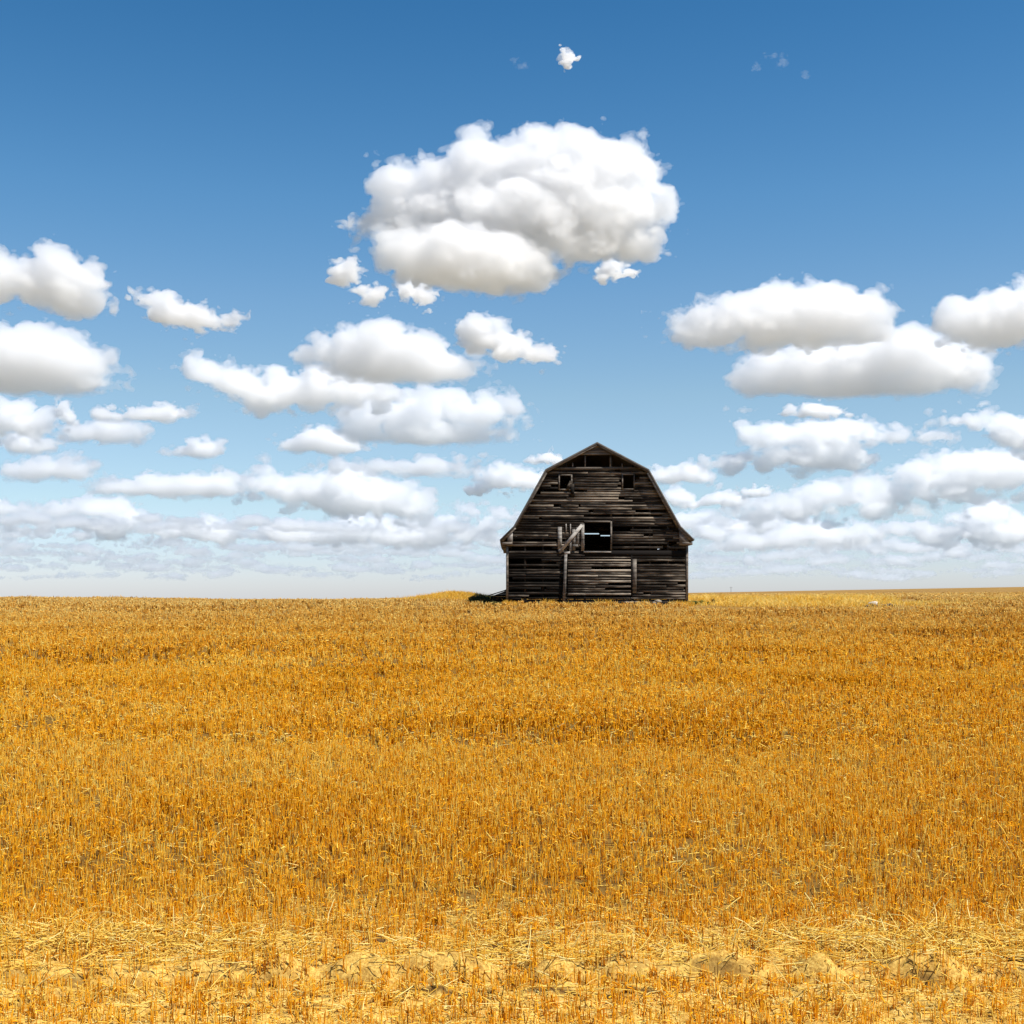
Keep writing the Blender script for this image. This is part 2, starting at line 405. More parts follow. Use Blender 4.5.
def mat_ground():
    k = Kit('chaff_soil')
    v = k.coord()
    fine = k.noise(28, v, 6, .7); mid = k.noise(3.0, v, 5, .65)
    big = k.noise(.12, k.coord((.5, 1.6, 1)), 4, .6)
    near = k.ramp(fine, [(.32, (.11, .048, .010)), (.46, (.44, .24, .045)), (.58, (.70, .46, .11)), (.8, (.86, .66, .25))])
    stain = k.noise(1.0, k.coord((1.6, 4.5, 1)), 5, .7)
    near = k.mix(k.math('MULTIPLY', k.ramp(stain, [(.50, (0, 0, 0)), (.62, (1, 1, 1))]), .75), near, (.16, .075, .018))
    near = k.mix(.35, near, k.ramp(mid, [(.35, (.34, .18, .035)), (.65, (.74, .49, .12))]))
    far = k.ramp(k.noise(1.2, k.coord((.6, 1.0, 1)), 6, .75), [(.3, (.12, .06, .014)), (.5, (.24, .13, .032)), (.7, (.38, .22, .065))])
    far = k.mix(.4, far, k.ramp(big, [(.35, (.24, .13, .03)), (.65, (.42, .25, .06))]))
    sep = k.n('ShaderNodeSeparateXYZ'); k.l(v, sep.inputs[0])
    def band(a, b):
        m = k.n('ShaderNodeMapRange', interpolation_type='SMOOTHSTEP'); m.inputs[1].default_value = a; m.inputs[2].default_value = b
        k.l(sep.outputs[1], m.inputs[0]); return m.outputs[0]
    so = k.n('ShaderNodeAttribute', attribute_name='shade_soil')
    near = k.mix(so.outputs['Fac'], near, k.mix(fine, (.03, .013, .004), (.14, .065, .018)))  # groove's shadow painted into the ground colour, plus bare earth patches
    c = k.mix(band(16.3, 19), near, k.mix(.8, near, (.075, .030, .004)))  # shade between the stubble stems painted in as a darker brown
    c = k.mix(band(34, 95), c, far)
    prairie = k.ramp(k.noise(.004, v, 4, .6), [(.35, (.22, .18, .11)), (.65, (.32, .27, .18))])
    c = k.mix(band(420, 1200), c, prairie)
    c = k.mix(band(3500, 5500), c, (.16, .17, .16))
    k.bsdf(c, .95, fine, .6, .02, .1)
    return k.m

def mat_straw(name, stops, transl=.35, paler=0.0):
    k = Kit(name)
    a = k.n('ShaderNodeAttribute', attribute_name='tone')
    c = k.ramp(a.outputs['Fac'], stops)
    if paler:       # straw mixed towards a paler tone further up the field
        sep = k.n('ShaderNodeSeparateXYZ'); k.l(k.coord(), sep.inputs[0])
        m = k.n('ShaderNodeMapRange', interpolation_type='SMOOTHSTEP'); m.inputs[1].default_value = 42; m.inputs[2].default_value = 88
        k.l(sep.outputs[1], m.inputs[0])
        c = k.mix(k.math('MULTIPLY', m.outputs[0], paler), c, k.ramp(a.outputs['Fac'], [(0, (.16, .09, .03)), (.4, (.62, .38, .11)), (1, (.88, .72, .36))]))
    b = k.bsdf(c, .85, spec=.03)
    tr = k.n('ShaderNodeBsdfTranslucent'); k.l(c, tr.inputs[0])
    mx = k.n('ShaderNodeMixShader'); mx.inputs[0].default_value = transl
    k.l(b.outputs[0], mx.inputs[1]); k.l(tr.outputs[0], mx.inputs[2]); k.l(mx.outputs[0], k.out.inputs['Surface'])
    return k.m

def build_ground():
    xs = np.array(axis((0, 8.6, .045), (8.6, 16, .25), (16, 60, 1.5), (60, 400, 12)) + list(np.geomspace(400, 60000, 26)))
    xs = np.concatenate([-xs[:0:-1], xs])
    ys = np.array([-60000, -8000, -1000, -200, -40, -10] + axis((-4, 13.2, .6), (13.2, 18, .03), (18, 22, .1), (22, 45, .3), (45, 130, .8), (130, 500, 6)) + list(np.geomspace(500, 80000, 48)))
    X, Y = np.meshgrid(xs, ys)
    Z = ground_z(X, Y)
    co = np.stack([X, Y, Z], -1).reshape(-1, 3)
    nx, ny = len(xs), len(ys)
    i = (np.arange(ny - 1)[:, None] * nx + np.arange(nx - 1)[None, :]).ravel()
    q = np.stack([i, i + 1, i + 1 + nx, i + nx], -1)
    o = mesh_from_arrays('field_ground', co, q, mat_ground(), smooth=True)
    # shadow painted along the wheel track's lip; scattered bare earth patches beside it
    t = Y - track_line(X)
    shade_soil = np.exp(-((t + .30 + .03 * N2(X / .3, Y * 0)) / .075) ** 2) * np.clip(.55 + .9 * N1(X / .38, Y * 0 + 11), 0, 1)
    shade_soil += np.exp(-((t + .80) / .05) ** 2) * np.clip(N3(X / .5, Y * 0 + 2) - .1, 0, 1)
    shade_soil += np.clip(2.2 * (N2(X / .34, Y / .16) - .75), 0, 1) * np.exp(-((t - .6) / .8) ** 4)
    shade_soil = np.clip(shade_soil, 0, 1) * ((Y > 12) & (Y < 19))
    at = o.data.attributes.new('shade_soil', 'FLOAT', 'POINT'); at.data.foreach_set('value', shade_soil.astype(np.float32).ravel())
    tag(o, 'ploughed chaff covered ground of the harvested field rising to the barn', 'ground', kind='structure')

def straws(name, base, direction, length, radius, tone, mat, sides=3, bend=None, taper=.8):
    """Many straws in one mesh: prisms from base along direction, in two joints when bent."""
    n = len(base)
    up = np.where(np.abs(direction[:, 2:3]) > .9, np.array([[1., 0, 0]]), np.array([[0, 0, 1.]]))
    u = np.cross(direction, up); u /= np.linalg.norm(u, axis=1, keepdims=True)
    v = np.cross(direction, u)
    rings = [(base, 1.0)]
    if bend is not None: rings.append((base + direction * (length * .55)[:, None], .95))
    tip = base + direction * length[:, None]
    if bend is not None: tip = tip + bend
    rings.append((tip, taper))
    ph = np.random.default_rng(len(base)).random(n) * 6.283
    R = len(rings)
    co = np.empty((n, R, sides, 3), np.float32)
    for r, (p, s) in enumerate(rings):
        for k in range(sides):
            a = ph + 6.28318 * k / sides
            co[:, r, k] = p + (u * np.cos(a)[:, None] + v * np.sin(a)[:, None]) * (radius * s)[:, None]
    b = (np.arange(n) * R * sides)[:, None, None]
    q = []
    for r in range(R - 1):
        for k in range(sides):
            k2 = (k + 1) % sides
            q.append(np.stack([b[:, 0, 0] + r * sides + k, b[:, 0, 0] + r * sides + k2, b[:, 0, 0] + (r + 1) * sides + k2, b[:, 0, 0] + (r + 1) * sides + k], -1))
    q = np.concatenate(q)
    o = mesh_from_arrays(name, co.reshape(-1, 3), q, mat)
    at = o.data.attributes.new('tone', 'FLOAT', 'POINT')
    at.data.foreach_set('value', np.repeat(tone, R * sides).astype(np.float32))
    return o

def lean_dirs(rng, n, sigma):
    d = np.stack([rng.normal(0, sigma, n), rng.normal(0, sigma, n), np.ones(n)], -1)
    return d / np.linalg.norm(d, axis=1, keepdims=True)

def build_stubble():
    rng = np.random.default_rng(7)
    P, Rad, Len, Tone, Sig = [], [], [], [], []
    #        from  to   plants/m2  stems  stem radius
    bands = [(12, 20, 130, 3.0, .0048), (20, 30, 90, 3.4, .0056), (30, 46, 44, 4.2, .0078), (46, 70, 20, 5.2, .011), (70, 112, 9, 5.6, .016), (112, 190, 3, 5, .026)]
    for d0, d1, dens, stems, rad in bands:
        hw = lambda d: d * .42 + 5.5
        n = int((d1 - d0) * 2 * hw(d1) * dens)
        y = rng.uniform(d0, d1, n); x = rng.uniform(-1, 1, n) * hw(d1)
        keep = np.abs(x) < hw(y)
        x, y = x[keep], y[keep]
        # drilled rows run across the slope
        row = 0.19
        ry = np.round(y / row) * row + .05 * N1(x / 3.0, y * 0 + 1) + rng.normal(0, .022, len(y))
        y = np.where(rng.random(len(y)) < .8, ry, y)
        patch = N2(x / 2.4, y / 1.5) * .5 + N3(x / .7, y / .5) * .5
        keep = rng.random(len(x)) < np.clip(.93 + .30 * patch, .45, 1)
        bandn = N3(x / 16.0 + 3, y / 2.4) + .5 * N4(x / 6.0, y / 1.1 + 7)
        keep &= rng.random(len(x)) > .28 * np.clip(bandn - .1, 0, 1) * (y > 17.5)
        t = y - track_line(x)
        strip = np.exp(-((t - .40) / .95) ** 2) * .80
        front = np.where(t < -.3, .35, 0)
        keep &= rng.random(len(x)) > np.maximum(strip, front)
        # the barn and the worn strip of grass round it carry no crop
        keep &= ~((x > -1.8) & (x < 11.2) & (y > 77.2) & (y < 96))
        keep &= ~((x > 10) & (x < 23.6 + (y - 75) * .3) & (y > 74.5 + 0.9 * N4(x / 3.0, y * 0)) & (y < 108))
        keep &= ~((y > 112) & (x < 22))
        x, y = x[keep], y[keep]
        m = len(x)
        cnt = rng.poisson(stems - 1, m) + 1
        idx = np.repeat(np.arange(m), cnt)
        spread = .026 + rad * 1.6
        sx = x[idx] + rng.normal(0, spread, len(idx)); sy = y[idx] + rng.normal(0, spread * .7, len(idx))
        hplant = rng.normal(.205, .025, m) + .03 * N4(x / 3, y / 2.2) + .02 * sstep((y - 20) / 30)
        hplant = np.where(y < 15.2, hplant * .8, hplant)
        tplant = np.clip(.58 + .10 * sstep((y - 55) / 40) + .16 * rng.standard_normal(m) + .09 * N2(x / 5.0 + 9, y / 3.0) - .10 * np.clip(N3(x[...] / 16.0 + 3, y / 2.4), -1, 1), 0, 1)
        P.append(np.stack([sx, sy, ground_z(sx, sy) - .01], -1))
        Rad.append(rad * rng.uniform(.75, 1.5, len(idx)))
        Len.append(np.clip(hplant[idx] * rng.uniform(.75, 1.15, len(idx)), .06, .4))
        Tone.append(np.clip(tplant[idx] + .24 * rng.standard_normal(len(idx)), 0, 1))
        Sig.append(np.full(len(idx), .11))
    P = np.concatenate(P); Rad = np.concatenate(Rad); Len = np.concatenate(Len); Tone = np.concatenate(Tone)
    n = len(P)
    D = lean_dirs(rng, n, .10)
    flop = rng.random(n) < .07
    D[flop] = lean_dirs(rng, int(flop.sum()), .6)
    mat = mat_straw('standing_straw', [(0, (.14, .04, .002)), (.14, (.60, .22, .005)), (.38, (.95, .43, .009)), (.7, (.98, .57, .035)), (1, (.98, .76, .18))], .35, .65)
    o = straws('stubble', P, D, Len, Rad, Tone, mat)
    tag(o, 'golden orange cut grain stubble standing in rows across the whole field', 'stubble', kind='stuff')
    print('STEMS', n)
    # broken leaves and bent tops among the stems
    pick = rng.random(n) < np.where(P[:, 1] < 30, .20, .28)
    p = P[pick].copy(); m = len(p)
    p[:, 2] += Len[pick] * rng.uniform(.35, .95, m)
    d = np.stack([rng.normal(0, 1, m), rng.normal(0, 1, m), rng.normal(.15, .45, m)], -1); d /= np.linalg.norm(d, axis=1, keepdims=True)
    ln = rng.uniform(.04, .13, m) * (1 + (p[:, 1] - 14) / 90)
    o = straws('straw_leaves', p, d, ln, Rad[pick] * 1.5, np.clip(.62 + .22 * rng.standard_normal(m), 0, 1), mat,
               bend=np.stack([rng.normal(0, .01, m), rng.normal(0, .01, m), -rng.uniform(.01, .05, m)], -1), taper=.4)
    tag(o, 'dry bent leaves and broken tops hanging in the standing stubble', 'straw leaves', kind='stuff')
    # loose straw on the ground: dense along the track, sparse elsewhere
    pts = []
    def scatter(n, f):
        y = f(n); x = rng.uniform(-11.5, 11.5, n); return x, y
    x1, y1 = scatter(9500, lambda n: 0); y1 = track_line(x1) + np.abs(rng.normal(.62, .62, len(x1))) + .12
    keep = rng.random(len(x1)) < np.clip(.55 + .7 * N3(x1 / 1.1, y1 / .5), .05, 1); x1, y1 = x1[keep], y1[keep]
    x2 = rng.uniform(-11, 11, 1500); y2 = track_line(x2) + rng.normal(-.65, .4, len(x2))
    y3 = rng.uniform(13.3, 40, 12000); x3 = rng.uniform(-1, 1, len(y3)) * (y3 * .42 + 2)
    # a tangle heaped at the left of the track, and a smaller one right of the middle
    x4 = rng.normal(-5.4, 1.0, 1500); y4 = rng.normal(16.6, .30, len(x4))
    x5 = rng.normal(5.5, 1.3, 900); y5 = rng.normal(16.5, .35, len(x5))
    # chaff: short broken bits trodden into the track
    x6 = rng.uniform(-11, 11, 44000); y6 = rng.uniform(12.6, 18.5, 44000)
    t6 = y6 - track_line(x6); keep = rng.random(len(x6)) > .72 * (np.abs(t6 + .12) < .42); x6, y6 = x6[keep], y6[keep]
    x = np.concatenate([x1, x2, x3, x4, x5]); y = np.concatenate([y1, y2, y3, y4, y5]); n = len(x)
    lift = np.zeros(n); lift[len(x1) + len(x2) + len(x3):] = rng.uniform(0, .12, n - len(x1) - len(x2) - len(x3)); lift[:len(x1)] = rng.uniform(0, .05, len(x1)) 
    d = np.stack([rng.normal(0, 1, n), rng.normal(0, .55, n), rng.normal(.08, .18, n)], -1); d /= np.linalg.norm(d, axis=1, keepdims=True)
    ln = rng.uniform(.10, .46, n)
    far = 1 + (y - 14).clip(0) / 22
    x = np.concatenate([x, x6]); y = np.concatenate([y, y6]); lift = np.concatenate([lift, np.zeros(len(x6))])
    d6 = np.stack([rng.normal(0, 1, len(x6)), rng.normal(0, 1, len(x6)), rng.normal(.12, .30, len(x6))], -1); d6 /= np.linalg.norm(d6, axis=1, keepdims=True)
    d = np.concatenate([d, d6]); ln = np.concatenate([ln, rng.uniform(.025, .085, len(x6))]); far = np.concatenate([far, np.ones(len(x6))]); n = len(x)
    o = straws('loose_straw', np.stack([x, y, ground_z(x, y) + .008 + lift], -1), d, ln, rng.uniform(.0042, .0075, n) * far,
               np.clip(.74 + .2 * rng.standard_normal(n), 0, 1), mat_straw('fallen_straw', [(0, (.46, .21, .02)), (.5, (.84, .51, .07)), (.8, (.93, .68, .15)), (1, (.95, .81, .33))], .3),
               bend=np.stack([rng.normal(0, .02, n), rng.normal(0, .02, n), rng.uniform(-.05, .01, n)], -1))
    tag(o, 'pale loose straw strewn along the wheel track in the foreground', 'loose straw', kind='stuff')

def blades(name, x, y, h, rad, tone, mat, sigma, rng):
    n = len(x)
    D = lean_dirs(rng, n, sigma)
    D[:, 0] += .12; D /= np.linalg.norm(D, axis=1, keepdims=True)
    b = D[:, :2] * (h * .35)[:, None]
    return straws(name, np.stack([x, y, ground_z(x, y) - .02], -1), D, h, rad, tone, mat,
                  bend=np.concatenate([b, -(h * .10)[:, None]], 1), taper=.25)

def build_grass():
    rng = np.random.default_rng(11)
    mat = mat_straw('dry_grass', [(0, (.74, .40, .03)), (.35, (.95, .62, .075)), (.7, (.98, .73, .16)), (1, (.98, .82, .34))], .5)
    # strip right of the barn
    n = 30000
    y = rng.uniform(75.5, 108, n); x = rng.uniform(10.6, 22.5, n) + (y - 75) * .3 * rng.random(n)
    pat = N2(x / 1.3, y / 2.0)
    keep = (rng.random(n) < np.clip(.6 + .5 * pat, .1, 1)); x, y, pat = x[keep], y[keep], pat[keep]
    h = np.clip(rng.normal(.30, .10, len(x)) + .10 * pat, .10, .7)
    o = blades('dry_grass', x, y, h, rng.uniform(.010, .018, len(x)), np.clip(.66 + .22 * rng.standard_normal(len(x)) + .12 * pat, 0, 1), mat, .42, rng)
    tag(o, 'strip of tall pale dry grass right of the barn', 'dry grass', kind='stuff')
    # pale wisps of the same grass further right
    for px, d, wx, wy, n in ((915, 77.5, 1.7, .5, 900), (992, 84, .8, .5, 700), (950, 80, .9, .4, 200)):
        x = rng.normal((px - 512) / F * d, wx, n); y = rng.normal(d, wy, n); h = np.clip(rng.normal(.30, .08, n), .1, .6)
        o = blades('dry_grass', x, y, h, rng.uniform(.010, .016, n), np.clip(.8 + .15 * rng.standard_normal(n), 0, 1), mat, .3, rng)
        tag(o, 'pale wisp of dry grass in the brown stubble at the far right', 'dry grass', kind='stuff')
    # knoll left of the barn
    n = 15000
    x = rng.normal(-4.0, 1.4, n); y = rng.normal(90, 3.2, n)
    keep = (y > 83) & (x < -1.3); x, y = x[keep], y[keep]
    h = np.clip(rng.normal(.36, .10, len(x)), .08, .7)
    o = blades('knoll_grass', x, y, h, rng.uniform(.010, .018, len(x)), np.clip(.55 + .2 * rng.standard_normal(len(x)), 0, 1), mat, .22, rng)
    tag(o, 'low yellow knoll of dry grass left of the dark bush', 'dry grass', kind='stuff')
    # weeds at the foot of the front wall
    x = rng.uniform(-.5, 10.8, 2600); y = rng.uniform(76.7, 77.8, 2600)
    keep = rng.random(2600) < np.clip(.35 + .5 * N3(x / .8, y * 0), .05, 1); x, y = x[keep], y[keep]
    h = rng.uniform(.10, .34, len(x)) * np.clip(1 + .5 * N1(x / .5, y * 0), .5, 1.6)
    o = blades('wall_weeds', x, y, h, rng.uniform(.008, .014, len(x)), np.clip(.4 + .25 * rng.standard_normal(len(x)), 0, 1), mat, .25, rng)
    tag(o, 'sparse dry weeds along the foot of the barn front', 'weeds', kind='stuff')

def mat_leaf(name, a, b):
    k = Kit(name)
    at = k.n('ShaderNodeAttribute', attribute_name='tone')
    c = k.ramp(at.outputs['Fac'], [(0, a), (1, b)])
    bs = k.bsdf(c, .6, spec=.3)
    tr = k.n('ShaderNodeBsdfTranslucent'); k.l(c, tr.inputs[0])
    mx = k.n('ShaderNodeMixShader'); mx.inputs[0].default_value = .3
    k.l(bs.outputs[0], mx.inputs[1]); k.l(tr.outputs[0], mx.inputs[2]); k.l(mx.outputs[0], k.out.inputs['Surface'])
    return k.m

def leaf_cloud(name, pts, size, tone, mat, parent, rng):
    """Small folded leaves scattered at pts."""
    n = len(pts)
    d = rng.normal(0, 1, (n, 3)); d /= np.linalg.norm(d, axis=1, keepdims=True)
    e = np.cross(d, rng.normal(0, 1, (n, 3))); e /= np.linalg.norm(e, axis=1, keepdims=True)
    f = np.cross(d, e)
    s = size[:, None]
    co = np.stack([pts - d * s, pts + e * s * .45 + f * s * .15, pts + d * s, pts - e * s * .45 + f * s * .15], 1)
    q = np.arange(n * 4).reshape(-1, 4)
    tri = np.concatenate([q[:, [0, 1, 2]], q[:, [0, 2, 3]]])
    o = mesh_from_arrays(name, co.reshape(-1, 3), np.zeros((0, 4), int), mat, parent, tris=tri)
    at = o.data.attributes.new('tone', 'FLOAT', 'POINT'); at.data.foreach_set('value', np.repeat(tone, 4).astype(np.float32))
    return o

def empty(name, loc):
    o = bpy.data.objects.new(name, None); o.location = loc; return link(o)

def shrub(name, loc, lobes, n, leaf, cols, rng, stems=7):
    root = empty(name, loc)
    P = []
    for cx, cy, cz, rx, ry, rz in lobes:
        m = int(n * rx * rz / sum(l[3] * l[5] for l in lobes))
        v = rng.normal(0, 1, (m, 3)); v /= np.linalg.norm(v, axis=1, keepdims=True)
        r = rng.random(m) ** .45
        wob = 1 + .22 * np.sin(v[:, 0] * 7 + cx * 9) * np.cos(v[:, 2] * 6)
        P.append(np.array([cx, cy, cz]) + v * (r * wob)[:, None] * np.array([rx, ry, rz]))
    P = np.concatenate(P); P = P[P[:, 2] > .02]
    leaf_cloud('foliage', P, rng.uniform(.6, 1.3, len(P)) * leaf, np.clip(rng.normal(.5, .25, len(P)), 0, 1), mat_leaf(name + '_leaf', *cols), root, rng)
    b = np.zeros((stems, 3)); b[:, 0] = rng.uniform(-.5, .5, stems) * lobes[0][3]; b[:, 2] = -.05
    tgt = P[rng.integers(0, len(P), stems)]
    d = tgt - b; ln = np.linalg.norm(d, axis=1); d /= ln[:, None]
    o = straws('stem', b, d, ln, np.full(stems, .015), np.full(stems, .2), mat_straw(name + '_stem', [(0, (.06, .04, .02)), (1, (.14, .10, .06))], .0), sides=5)
    o.parent = root
    return root

def rock(name, loc, r, mat, seed, squash=(1, .8, .6)):
    bm = bmesh.new(); bmesh.ops.create_icosphere(bm, subdivisions=3, radius=1)
    rg = np.random.default_rng(seed); ax = rg.normal(0, 1, (14, 3)); ax /= np.linalg.norm(ax, axis=1, keepdims=True); cut = rg.uniform(.62, .95, 14)
    for v in bm.verts:
        p = np.array(v.co)
        for a, c in zip(ax, cut):
            t = p @ a
            if t > c: p = p - a * (t - c) * .9
        v.co = Vector(p * np.array(squash) * r)
    me = bpy.data.meshes.new(name); bm.to_mesh(me); bm.free(); me.materials.append(mat)
    o = bpy.data.objects.new(name, me); o.location = loc; return link(o)

def at_row(px, d, dz=0.0):
    x = (px - 512) / F * d
    return Vector((x, d, float(ground_z(x, d)) + dz))

def build_small_things():
    rng = np.random.default_rng(21)
    s = shrub('shrub', at_row(479, 79.5), [(-.25, 0, .2, .40, .35, .28), (.1, 0, .26, .40, .35, .30), (.42, .05, .2, .34, .3, .26), (-.5, 0, .10, .28, .3, .16)], 5200, .045,
              ((.03, .035, .012), (.10, .11, .035)), rng)
    tag(s, 'low dark green shrub beside the lean-to at the left foot of the barn', 'shrub')
    s = shrub('weed_clump', at_row(497, 77.0), [(-.2, 0, .12, .25, .2, .16), (.15, 0, .10, .2, .2, .13)], 900, .04, ((.10, .09, .02), (.26, .22, .06)), rng, 5)
    tag(s, 'yellowish weed clump in front of the lean-to wall', 'weeds')
    s = shrub('weed_clump', at_row(699, 79.0), [(-.3, 0, .08, .35, .25, .15), (.2, 0, .09, .3, .25, .16), (.5, 0, .06, .2, .2, .1)], 1500, .04, ((.05, .08, .012), (.20, .24, .04)), rng, 6)
    tag(s, 'green weed clump at the right corner of the barn', 'weeds')
    s = shrub('weed_clump', at_row(713, 79.6), [(0, 0, .13, .14, .12, .18)], 420, .035, ((.09, .06, .015), (.22, .15, .04)), rng, 4)
    tag(s, 'small brown upright weed clump right of the green weeds', 'weeds')
    k = Kit('pale_stone'); v = k.coord(); k.bsdf(k.ramp(k.noise(4, v, 6, .7), [(.3, (.32, .28, .22)), (.7, (.60, .55, .46))]), .9, k.noise(12, v), .5)
    o = rock('boulder', at_row(873, 76.5, .13), .36, k.m, 3, (1, .8, .55)); tag(o, 'pale rounded boulder alone in the grass on the right', 'boulder')
    k2 = Kit('dark_stone'); v = k2.coord(); k2.bsdf(k2.ramp(k2.noise(5, v, 6, .7), [(.3, (.08, .055, .03)), (.7, (.24, .17, .10))]), .9, k2.noise(12, v), .5)
    for i, (px, d, r) in enumerate([(880, 76.6, .20), (885, 76.2, .16), (890, 76.8, .22), (894, 76.4, .18), (898, 76.8, .14), (867, 76, .17)]):
        o = rock('field_stone', at_row(px, d, .04), r, k2.m, 10 + i, (1.2, .8, .5))
        tag(o, 'small dark stone in the row beside the pale boulder', 'stone', 'dark stones beside the pale boulder')
    # dark clods thrown up by the track
    k3 = Kit('dark_clod'); v = k3.coord(); k3.bsdf(k3.ramp(k3.noise(14, v, 6, .7), [(.3, (.05, .03, .012)), (.7, (.16, .09, .03))]), .95, k3.noise(30, v), .8)
    specs = [(378, 16.75, .16, 'widest dark earth clod in the straw, left of the middle'), (190, 16.7, .08, 'dark clod at the right end of the left straw tangle'),
             (948, 17.1, .07, 'small dark clod in the stubble far right, furthest up the slope'), (1016, 15.95, .10, 'dark clod at the right edge of the straw strip'), (250, 15.25, .06, 'little dark clod on the lip of the wheel track')]
    for i, (px, d, r, lab) in enumerate(specs):
        o = rock('earth_clod', at_row(px, d, .0), r, k3.m, 30 + i, (1.4, .8, .5)); tag(o, lab, 'clod')
    # far pole on the skyline
    dd = 950.0
    root = empty('utility_pole', (219 / F * dd, dd, float(ground_z(219 / F * dd, dd))))
    kw = Kit('pole_wood'); kw.bsdf((.16, .14, .12), .9)
    top = EYE + 7.2 / F * dd - root.location.z
    straws('post', np.array([[0, 0, 0.]]), np.array([[0, 0, 1.]]), np.array([top]), np.array([.16]), np.array([.5]), kw.m, 8).parent = root
    straws('crossarm', np.array([[-1.1, 0, top - .6]]), np.array([[1., 0, 0]]), np.array([2.2]), np.array([.08]), np.array([.5]), kw.m, 6, taper=1).parent = root
    tag(root, 'thin far off utility pole on the skyline right of the barn', 'pole')
# ------------------------------------------------------------------ barn
BD = 78.0; BS = BD / F
BX, BROW = 596.9, 601.6
def bx(px): return (px - BX) * BS
def bz(py): return (BROW - py) * BS
PROFILE = [(0, 9.55), (3.1, 7.92), (5.0, 4.52), (5.83, 3.70)]
def roof_x(z):
    """Half width of the gable at height z."""
    if z <= 3.9: return 5.45
    for (x0, z0), (x1, z1) in zip(PROFILE, PROFILE[1:]):
        if z1 <= z <= z0: return min(5.45, x0 + (z0 - z) / (z0 - z1) * (x1 - x0))
    return 0.0

class MB:
    """Collects boxes and bars with a tone each; builds ONE mesh object."""
    def __init__(self): self.v, self.q, self.t = [], [], []
    def hexa(self, c8, tone):
        b = len(self.v); self.v += [tuple(p) for p in c8]
        for f in ((0, 3, 2, 1), (4, 5, 6, 7), (0, 1, 5, 4), (1, 2, 6, 5), (2, 3, 7, 6), (3, 0, 4, 7)): self.q.append([b + i for i in f])
        self.t += [tone] * 8
    def box(self, x0, x1, y0, y1, z0, z1, tone=.5, tilt=0.0, dz=0.0):
        """tilt leans the bottom edge towards -y; dz lifts the right end."""
        self.hexa([(x0, y0 - tilt, z0), (x1, y0 - tilt, z0 + dz), (x1, y1 - tilt, z0 + dz), (x0, y1 - tilt, z0),
                   (x0, y0, z1), (x1, y0, z1 + dz), (x1, y1, z1 + dz), (x0, y1, z1)], tone)
    def bar(self, p, q, w, t, tone=.5):
        """A board in the wall plane from p to q (x, z), width w, y range t."""
        p = Vector(p); q = Vector(q); d = (q - p).normalized(); n = Vector((-d[1], d[0])) * w / 2
        a, b, c, e = p - n, q - n, q + n, p + n
        self.hexa([(a[0], t[0], a[1]), (b[0], t[0], b[1]), (b[0], t[1], b[1]), (a[0], t[1], a[1]),
                   (e[0], t[0], e[1]), (c[0], t[0], c[1]), (c[0], t[1], c[1]), (e[0], t[1], e[1])], tone)
    def build(self, name, mat, parent):
        o = mesh_from_arrays(name, self.v, self.q, mat, parent)
        bm = bmesh.new(); bm.from_mesh(o.data); bmesh.ops.recalc_face_normals(bm, faces=bm.faces); bm.to_mesh(o.data); bm.free()
        at = o.data.attributes.new('tone', 'FLOAT', 'POINT'); at.data.foreach_set('value', np.array(self.t, np.float32))
        return o

def mat_wood(name, dark, mid, light, bias=0.0, along=(1.0, 1, 9.0), worn=.5):
    """Weathered boards: each board's own tone, grain and worn grey patches running along it."""
    k = Kit(name)
    at = k.n('ShaderNodeAttribute', attribute_name='tone')
    off = k.n('ShaderNodeCombineXYZ'); k.l(k.math('MULTIPLY', at.outputs['Fac'], 37.0), off.inputs[0]); k.l(k.math('MULTIPLY', at.outputs['Fac'], 13.0), off.inputs[1])
    def shifted(scale):
        add = k.n('ShaderNodeVectorMath', operation='ADD'); k.l(k.coord(scale), add.inputs[0]); k.l(off.outputs[0], add.inputs[1]); return add.outputs[0]
    s = tuple(along)
    broad = k.noise(1.0, shifted((s[0] * .8, s[1] * .8, s[2] * .8)), 5, .62)
    grain = k.noise(2.5, shifted((s[0] * 1.0, s[1] * 1.0, s[2] * 4.0)), 5, .7)
    f = k.math('ADD', k.math('MULTIPLY', broad, .95), k.math('MULTIPLY', grain, .45))
    f = k.math('ADD', f, k.math('MULTIPLY', at.outputs['Fac'], .42))
    big = k.noise(.42, k.coord((.8, 1, 1.3)), 4, .6)
    f = k.math('ADD', f, k.math('MULTIPLY', k.math('SUBTRACT', big, .5), .75))
    f = k.math('ADD', f, bias - .42)
    c = k.ramp(f, [(.28, dark), (.50, mid), (.72, light), (.92, tuple(min(1, v * 1.45) for v in light))])
    k.bsdf(c, .9, grain, .6, .02, .15)
    return k.m

